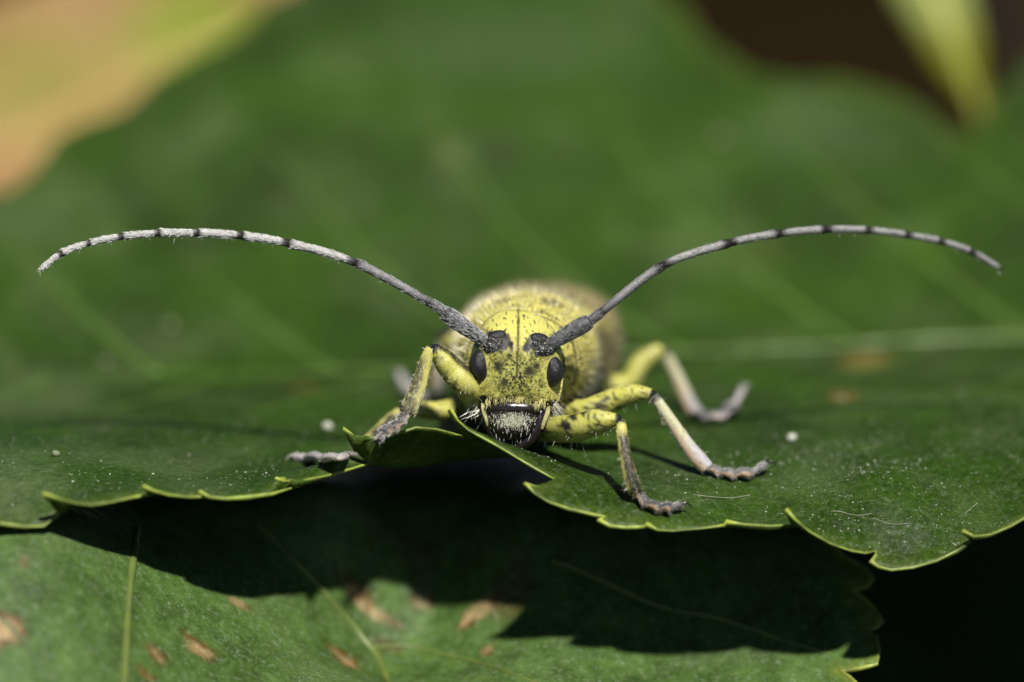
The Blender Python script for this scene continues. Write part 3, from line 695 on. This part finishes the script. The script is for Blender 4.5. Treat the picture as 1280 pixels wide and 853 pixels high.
# ---- antennae
def ant_path(L): return [PD(px, py, d) for px, py, d in L]
def antenna(base, scape_end, ped_end, joints, side):
    q = np.array([PD(*base), PD(*[(a*.7+b*.3) for a, b in zip(base, scape_end)]), PD(*[(a*.35+b*.65) for a, b in zip(base, scape_end)]), PD(*scape_end)])
    q = catmull(q, 10); t = np.linspace(0, 1, len(q))
    v, f, ta = tube(q, np.interp(t, (0, .06, .3, .75, .93, 1), (.012, .0155, .019, .0225, .0195, .012)), 18)
    c = np.array([(np.array((.085, .082, .082)) if nz(p, 90, 3)+.3*nz(p, 200, 1) > -.12 else BLK) for p in v])
    c[(ta[:, 0] > .95)] = BLK
    ant = obj('antenna', v, f, M_ant, beetle, c)
    hp, nr, _ = scatter(v, f, 1100); ax = q[-1]-q[0]; ax /= np.linalg.norm(ax)
    cen = q[0]+ax*((hp-q[0])@ax)[:, None]; nr = (hp-cen); nr /= np.linalg.norm(nr, axis=1)[:, None]
    hs = [make_hair(hp, ax*.9+nr*.15+rng.normal(0, .08, hp.shape), rng.uniform(.006, .012, len(hp)), .0007, jit(np.array((.30, .30, .30)), len(hp), .3))]
    hair_obj(hs, ant)
    pts = [scape_end, ped_end]+joints; pw = np.array([PD(*a) for a in pts]); sm = catmull(pw, 12)
    nseg = len(pts)-1
    for i in range(nseg):
        q = sm[i*12:(i+1)*12+1]; t = np.linspace(0, 1, len(q)); fr = i/nseg
        r = .0122-.0042*fr
        if i == 0: rr = np.interp(t, (0, .5, 1), (.011, .0135, .0125))
        elif i == nseg-1: rr = np.interp(t, (0, .1, .7, 1), (r*1.0, r, r*.8, r*.25))
        else: rr = np.interp(t, (0, .05, .15, .82, .95, 1), (r*.95, r*1.0, r*.92, r*1.0, r*1.22, r*1.0))
        v, f, ta = tube(q, rr, 14)
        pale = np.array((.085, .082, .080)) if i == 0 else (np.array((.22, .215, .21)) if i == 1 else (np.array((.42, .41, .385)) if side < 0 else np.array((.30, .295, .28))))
        c = np.empty((len(v), 3)); bl = (.10 if i > 1 else .07); al = .05 if side < 0 else (.12 if i < 9 else .2)
        for k_, (p, (tt, a)) in enumerate(zip(v, ta)):
            n_ = .05*nz(p, 70, 3)
            kk = max(sstep(bl+.05, bl-.03, tt+n_), sstep(1-al-.06, 1-al+.03, tt+n_)) if i > 0 else .35
            if i == 1: kk = max(kk, .75*sstep(.5, .0, tt))
            kk = max(kk, .5*sstep(.2, .5, nz(p, 160, 8)))
            c[k_] = pale*(1-kk)+np.array((.018, .014, .014))*kk
        s_ = obj('antenna_segment', v, f, M_ant, ant, c)
        hp, nr, _ = scatter(v, f, 420 if i < 6 else 240); ax = q[-1]-q[0]; ax /= np.linalg.norm(ax)
        jx = np.argmin(np.linalg.norm(hp[:, None]-q[None], axis=2), 1); nr = hp-q[jx]; nr -= ax*(nr@ax)[:, None]; nr /= np.linalg.norm(nr, axis=1)[:, None]+1e-9
        tt = jx/(len(q)-1); keep = (tt > .14) & (tt < 1-al) if i > 1 else tt < 2
        hp, nr = hp[keep], nr[keep]
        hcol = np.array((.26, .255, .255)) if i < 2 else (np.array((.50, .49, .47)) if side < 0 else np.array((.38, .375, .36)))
        hs.append(make_hair(hp, ax*.95+nr*.22+rng.normal(0, .08, hp.shape), rng.uniform(.006, .012, len(hp)), .0006, jit(hcol, len(hp), .25)))
        lp = q[rng.integers(2, len(q)-1, 5)]+np.array((0, 0, -r*.8)); 
        hs.append(make_hair(lp, np.array((0, -.3, -1))+rng.normal(0, .4, lp.shape), rng.uniform(.01, .02, len(lp)), .0006, jit(np.array((.6, .6, .55)), len(lp), .1)))
    hair_obj(hs[1:], ant)
    return ant
dl = .0
antenna((606,427,.0),(554,390,-.01),(540,380,-.01),[(445,329,.0),(361,304.5,.02),(303,295,.03),(248,291.5,.03),(199,291.5,.03),(153,296,.03),(112,304,.03),(77,317,.02),(49,339,.01)],-1)
antenna((686,431,.0),(738,401,.01),(751,391,.02),[(829,332,.06),(912,304,.10),(975,292,.14),(1032,287,.18),(1086,288,.22),(1135,294,.26),(1177,302,.29),(1215,315,.31),(1254,338,.33)],1)

# ---- legs
def on_leaf(px, py, lift):
    h = S1.hit(px, py); return h+np.array((0, 0, lift))
def leg(femur, frad, tibia, trad, toes, style, side, spots=(), blur=False, femcol=np.array((.48, .465, .095))):
    q = catmull(np.array(femur), 10); t = np.linspace(0, 1, len(q))
    v, f, ta = tube(q, np.interp(t, *frad), 20, .82, up=(.62, -.30, .72) if style == 'dark_top' else None)
    c = np.empty((len(v), 3)); sp = [(np.array(s_[:2]), s_[2]) for s_ in spots]
    for i, (p, (tt, a)) in enumerate(zip(v, ta)):
        k = .8*sstep(.22, .45, nz(p, 130, 2)+.3*nz(p, 40, 9))
        k = max(k, sstep(.945, .965, tt+.02*nz(p, 40, 2)))
        if sp and p[1] < q[min(len(q)-1, int(tt*(len(q)-1)))][1]+.004:
            px = np.array(to_px(p))
            for s_, r in sp: k = max(k, sstep(1.25, .75, np.linalg.norm((px-s_)*np.array((.75, 1)))/r+.5*nz(p, 70, 4)))
        if style == 'dark_top': k = max(k, .95*sstep(.60, .8, math.cos(a)+.2*nz(p, 25, 3))*sstep(.2, .35, tt)); k = max(k, sstep(.90, .95, tt))
        dull = .25*sstep(.0, .5, nz(p, 35, 6))
        c[i] = (femcol*(1-dull)+np.array((.50, .50, .32))*dull)*(1-k)+BLK*k
    lg = obj('leg', v, f, M_cut, beetle, c); hs = []
    def outn(hp, q):
        j = np.argmin(np.linalg.norm(hp[:, None]-q[None], axis=2), 1); nr = hp-q[j]; ax = np.gradient(q, axis=0)[j]; ax /= np.linalg.norm(ax, axis=1)[:, None]
        nr = nr-ax*(nr*ax).sum(1)[:, None]; return nr/(np.linalg.norm(nr, axis=1)[:, None]+1e-9), ax, j/(len(q)-1)
    hp, _, _ = scatter(v, f, 1300 if not blur else 400); nr, ax, tt = outn(hp, q)
    hs.append(make_hair(hp[tt < .93], (ax+nr*.15)[tt < .93], .008, .00045, jit(np.array((.66, .60, .22)), (tt < .93).sum(), .2)))
    m = rng.random(len(hp)) < .06; m &= nr[:, 2] < .3
    hs.append(make_hair(hp[m], nr[m]+np.array((0, 0, -.3)), rng.uniform(.010, .030, m.sum()), .0005, jit(np.array((.75, .73, .62)), m.sum(), .1)))
    # tibia
    q = catmull(np.array(tibia), 10); t = np.linspace(0, 1, len(q))
    v, f, ta = tube(q, np.interp(t, *trad), 16, .8, up=(0, -1, .1))
    c = np.empty((len(v), 3))
    for i, (p, (tt, a)) in enumerate(zip(v, ta)):
        n_ = nz(p, 45, 6)
        if style == 'grey':
            k = sstep(.35, .75, tt+.2*n_); b_ = np.array((.52, .50, .30))*(1-k)+np.array((.42, .41, .42))*k
            k2 = sstep(.2, .7, math.cos(a-1.1)+.2*n_)*sstep(.25, .4, tt); b_ = b_*(1-k2)+np.array((.52, .38, .24))*k2
            k3 = .9*sstep(.1, .05, tt)+.7*sstep(.06, .02, abs(math.sin((a-1.75)/2)))*sstep(.3, .5, tt); k3 = min(k3, 1)
        elif style == 'stripe':
            b_ = YEL*.95; k3 = .97*sstep(.25, .6, math.cos(a+.35)+.35*n_)*sstep(.12, .25, tt); k3 = max(k3, sstep(.62, .95, tt+.12*n_)*.75, sstep(.08, .04, tt))
        else:
            b_ = YEL*.9; k3 = .85*sstep(.15, .6, math.cos(a-.9)*.8+.5*(tt-.3)+.5*n_)*sstep(.2, .4, tt)
            b_ = b_*(1-.5*sstep(.5, 1, tt))+GRY*.5*sstep(.5, 1, tt)
        if blur: b_ = b_*.72
        c[i] = b_*(1-k3)+BLK*k3
    tb = obj('tibia', v, f, M_cut, lg, c)
    hp, _, _ = scatter(v, f, 650 if not blur else 250); nr, ax, tt = outn(hp, q)
    hc_ = np.array((.62, .58, .30)) if style != 'grey' else np.array((.58, .56, .52))
    hs.append(make_hair(hp, ax+nr*.14, rng.uniform(.006, .011, len(hp)), .00045, jit(hc_, len(hp), .25)))
    m = rng.random(len(hp)) < .07
    hs.append(make_hair(hp[m], nr[m]+ax[m]*.3, rng.uniform(.010, .020, m.sum()), .00042, jit(np.array((.72, .69, .55)), m.sum(), .1)))
    # tarsus: three padded lobed segments, a slender claw segment and two claws
    tp = np.array(toes); dark = np.array((.055, .052, .055)) if style != 'grey' and not blur else np.array((.16, .155, .16))
    if blur: dark = np.array((.36, .33, .32))
    up = np.array((0, 0, 1.0))
    for i in range(len(tp)-1):
        a_, b_ = tp[i], tp[i+1]; d = b_-a_; last = i == len(tp)-2
        w = np.cross(d, up); w /= np.linalg.norm(w)+1e-9
        nrm = np.cross(w, d); nrm /= np.linalg.norm(nrm)
        ts = np.linspace(-.06, 1.10 if not last else 1.0, 9)
        mid = np.array([a_+d*x_+nrm*.006*math.sin(max(0, x_)*math.pi)*(0 if last else 1) for x_ in ts])
        big = (.0165, .0185, .0215)[min(i, 2)]
        rr = np.interp(np.linspace(0, 1, 9), (0, .15, .6, .9, 1), (.009, .012, big, big*.95, big*.45)) if not last else np.interp(np.linspace(0, 1, 9), (0, .2, .75, 1), (.006, .007, .0105, .007))
        v, f, ta = tube(mid, rr, 14, .62 if not last else .9, up=nrm)
        c = np.tile(dark, (len(v), 1))*(1+.5*np.array([nz(p, 90, 2) for p in v]))[:, None]
        if not last:
            k = sstep(.42, .05, np.cos(ta[:, 1]))[:, None]; c = c*(1-k)+np.array((.56, .33, .17) if not blur else (.55, .44, .36))*k
        sg = obj('tarsal_segment', v, f, M_cut, tb if False else lg, np.clip(c, .005, 1))
        hp, _, _ = scatter(v, f, 200 if not blur else 60); nr, ax, tt = outn(hp, mid)
        hs.append(make_hair(hp, ax*.8+nr*.5, rng.uniform(.007, .014, len(hp)), .0006, jit(np.array((.50, .47, .43)), len(hp), .3)))
    e = tp[-1]; d = tp[-1]-tp[-2]; d /= np.linalg.norm(d); w = np.cross(d, up); w /= np.linalg.norm(w)
    for s_ in (-1, 1):
        qq = catmull([e-d*.004, e+d*.011+w*s_*.007+up*.003, e+d*.019+w*s_*.013-up*.004, e+d*.022+w*s_*.015-up*.012], 5)
        v, f, _ = tube(qq, np.linspace(.0042, .0012, len(qq)), 8); obj('claw', v, f, M_gloss if not blur else M_cut, lg, None if not blur else np.tile((.3, .28, .26), (len(v), 1)))
    hair_obj(hs, lg)
    return lg
FR = (0, .1, .35, .7, .92, 1)
def foot(L, lifts): return [on_leaf(px, py, l) for (px, py), l in zip(L, lifts)]
# right front
ft = foot([(795,626),(808,637),(825,643),(838,643),(851,641)], [.020,.014,.013,.016,.022])
leg([face(26,-92,.16), PD(715,536,.03), PD(745,528,-.02), PD(775,524,-.05)], (FR, (.034,.043,.045,.040,.019,.015)),
    [PD(776,527,-.05), PD(780,560,-.08), ft[0]*.35+PD(785,590,-.1)*.65, ft[0]], ((0,.08,.4,.8,1), (.012,.0135,.0155,.021,.0185)), ft, 'stripe', 1,
    spots=((706,532,6),(716,520,5),(728,514,5),(746,531,4)))
# right middle
ft = foot([(884,594),(900,598),(918,600),(937,600),(957,594)], [.018,.013,.013,.016,.030])
leg([np.array((.09,.34,.09)), PD(725,515,.22), PD(770,499,.19), PD(795,492,.17), PD(817,494,.15)], (FR, (.032,.040,.040,.032,.020,.016)),
    [PD(818,496,.15), PD(840,528,.15), PD(864,563,.15), ft[0]], ((0,.08,.4,.8,1), (.0125,.014,.0165,.022,.0195)), ft, 'grey', 1,
    spots=((719,514,3.6),(731,511,3.8),(749,508,5.5),(757,499,4),(775,511,3),(741,504,2.6)))
# right hind
ft = foot([(868,524),(884,530),(902,530),(918,522),(931,500)], [.022,.018,.018,.020,.045])
ft[3] = ft[3]+np.array((0,0,.015)); ft[4] = P(929,486,ft[3][1]+.05)
leg([np.array((.14,.66,.11)), P(775,483,.68), P(803,452,.70), P(829,437,.72)], (FR, (.030,.036,.036,.032,.026,.020)),
    [P(830,440,.72), P(846,470,.70), ft[0]*.5+P(857,498,.68)*.5, ft[0]], ((0,.08,.4,.8,1), (.016,.016,.017,.022,.020)), ft, 'grey', 1, blur=True)
# left front: rises to a high knee, foot hooked over the curled leaf tooth
ft = [PD(509,517,-.02), PD(500,529,-.045), PD(490,537,-.065), PD(480,541,-.08), PD(474,549,-.095)]
leg([face(-42,-70,.16), PD(585,482,.05), PD(565,462,.03), PD(552,446,.015), PD(541,434,.0)], (FR, (.038,.046,.047,.036,.020,.015)),
    [PD(539,436,.0), PD(532,452,.0), PD(522,486,-.01), ft[0]], ((0,.08,.35,.8,1), (.014,.0155,.017,.023,.021)), ft, 'dark_top', -1)
# left middle
ft = [P(444,571,.17)]+foot([(425,579),(405,581),(387,579),(370,576)], [.014,.014,.014,.012])
leg([np.array((-.06,.34,.10)), P(575,508,.30), P(548,514,.26), P(522,512,.24), P(503,511,.22)], (FR, (.028,.034,.034,.028,.020,.017)),
    [P(502,513,.22), P(485,528,.21), P(462,552,.20), ft[0]], ((0,.08,.4,.8,1), (.013,.0145,.017,.021,.019)), ft, 'stripe', -1, blur=True)
# left hind
h0 = S1.hit(545, 508); ft = [h0+np.array((0,0,.02)), S1.hit(532,506)+np.array((0,0,.018)), S1.hit(518,501)+np.array((0,0,.02)), S1.hit(508,498)+np.array((0,0,.03)), S1.hit(500,494)+np.array((0,0,.06))]
leg([np.array((-.06,.70,.12)), P(590,475,.70), P(572,440,.68), P(556,415,.66)], (FR, (.032,.040,.041,.038,.034,.024)),
    [P(555,418,.66), P(550,450,.67), P(546,485,.68), h0+np.array((0,0,.02))], ((0,.08,.4,.8,1), (.016,.016,.017,.020,.019)), ft, 'grey', -1, blur=True)

# ------------------------------------------------------------------ specks and fibres on the leaf
def on_surface(n, fn):
    out = []
    while len(out) < n:
        px, py = fn(); h = S1.hit(px, py)
        out.append(h)
    return np.array(out)
def octs(P_, R_):
    V = []; F = []; b = 0
    d = np.array(((1,0,0),(-1,0,0),(0,1,0),(0,-1,0),(0,0,.7),(0,0,-.7)))
    for p, r in zip(P_, R_):
        V.append(p+d*r*rng.uniform(.6, 1.3, (6, 1))); F += [(b+i, b+j, b+k) for i, j, k in ((0,2,4),(2,1,4),(1,3,4),(3,0,4),(2,0,5),(1,2,5),(3,1,5),(0,3,5))]; b += 6
    return np.vstack(V), F
T = tri_arrays(LV1, LF1); cx = LV1[T].mean(1)
wgt = np.linalg.norm(np.cross(LV1[T[:, 1]]-LV1[T[:, 0]], LV1[T[:, 2]]-LV1[T[:, 0]]), axis=1)
wgt *= np.exp(-((cx[:, 1]-.02)/.5)**2)*(np.abs(cx[:, 0]) < 1.5)*(.25+np.exp(-((cx[:, 0]-1.0)/.35)**2))
for i in range(len(cx)): wgt[i] *= .15+max(0, nz(cx[i], 5, 40)+.2) if wgt[i] > 0 else 0
k = rng.choice(len(T), 1900, p=wgt/wgt.sum()); b1 = np.sqrt(rng.random(1900))[:, None]; b2 = rng.random(1900)[:, None]
pd = LV1[T[k, 0]]*(1-b1)+LV1[T[k, 1]]*b1*(1-b2)+LV1[T[k, 2]]*b1*b2
v, f = octs(pd, np.exp(rng.normal(math.log(.0012), .45, len(pd))))
o = obj('dust', v, f, M_dust, None, smooth=False); tag(o, 'fine pale dust specks scattered over the big leaf', 'dust', kind='stuff')
places = {(410,537):('beside the left middle foot of the beetle',.014), (990,551):('on the leaf beyond the right middle foot',.013), (213,412):('on the leaf past the midrib under the left antenna',.016), (900,178):('on the far half of the leaf above the right antenna',.020), (70,570):('on the pale patch near the leaf tip',.010), (133,457):('on the midrib below the left antenna',.012)}
for (px, py), (where, r) in places.items():
    h = S1.hit(px, py); v, f = ellipsoid(h+np.array((0, 0, r*.6)), (r, r*.9, r*.8), 14, 9); v += np.array([np.array((nz(p, 60, 1), nz(p, 60, 2), nz(p, 60, 3)))*r*.25 for p in v])
    tag(obj('pollen_clump', v, f, M_dust if py in (537, 551) else M_speck), 'small pale round speck '+where, 'speck', 'pale specks on the leaf')
for pts, lab in ((((866,618),(890,620),(915,621),(938,617)), 'thin white fibre lying in front of the right middle foot'), (((1040,640),(1065,642),(1090,642)), 'short white fibre on the right lobe of the leaf'), (((1092,648),(1115,651),(1138,652)), 'faint white fibre nearest the hooked tooth of the right lobe'), (((1206,640),(1218,632),(1222,630)), 'tiny kinked fibre by the rim of the right lobe')):
    q = np.array([S1.hit(*p)+np.array((0, 0, .003)) for p in pts]); q = catmull(q, 6); q[:, 2] = S1.z(q[:, :2])+.0025
    v, f, _ = tube(q, np.full(len(q), .0008), 6); tag(obj('fibre', v, f, M_fibre), lab, 'fibre', 'white fibres on the leaf')
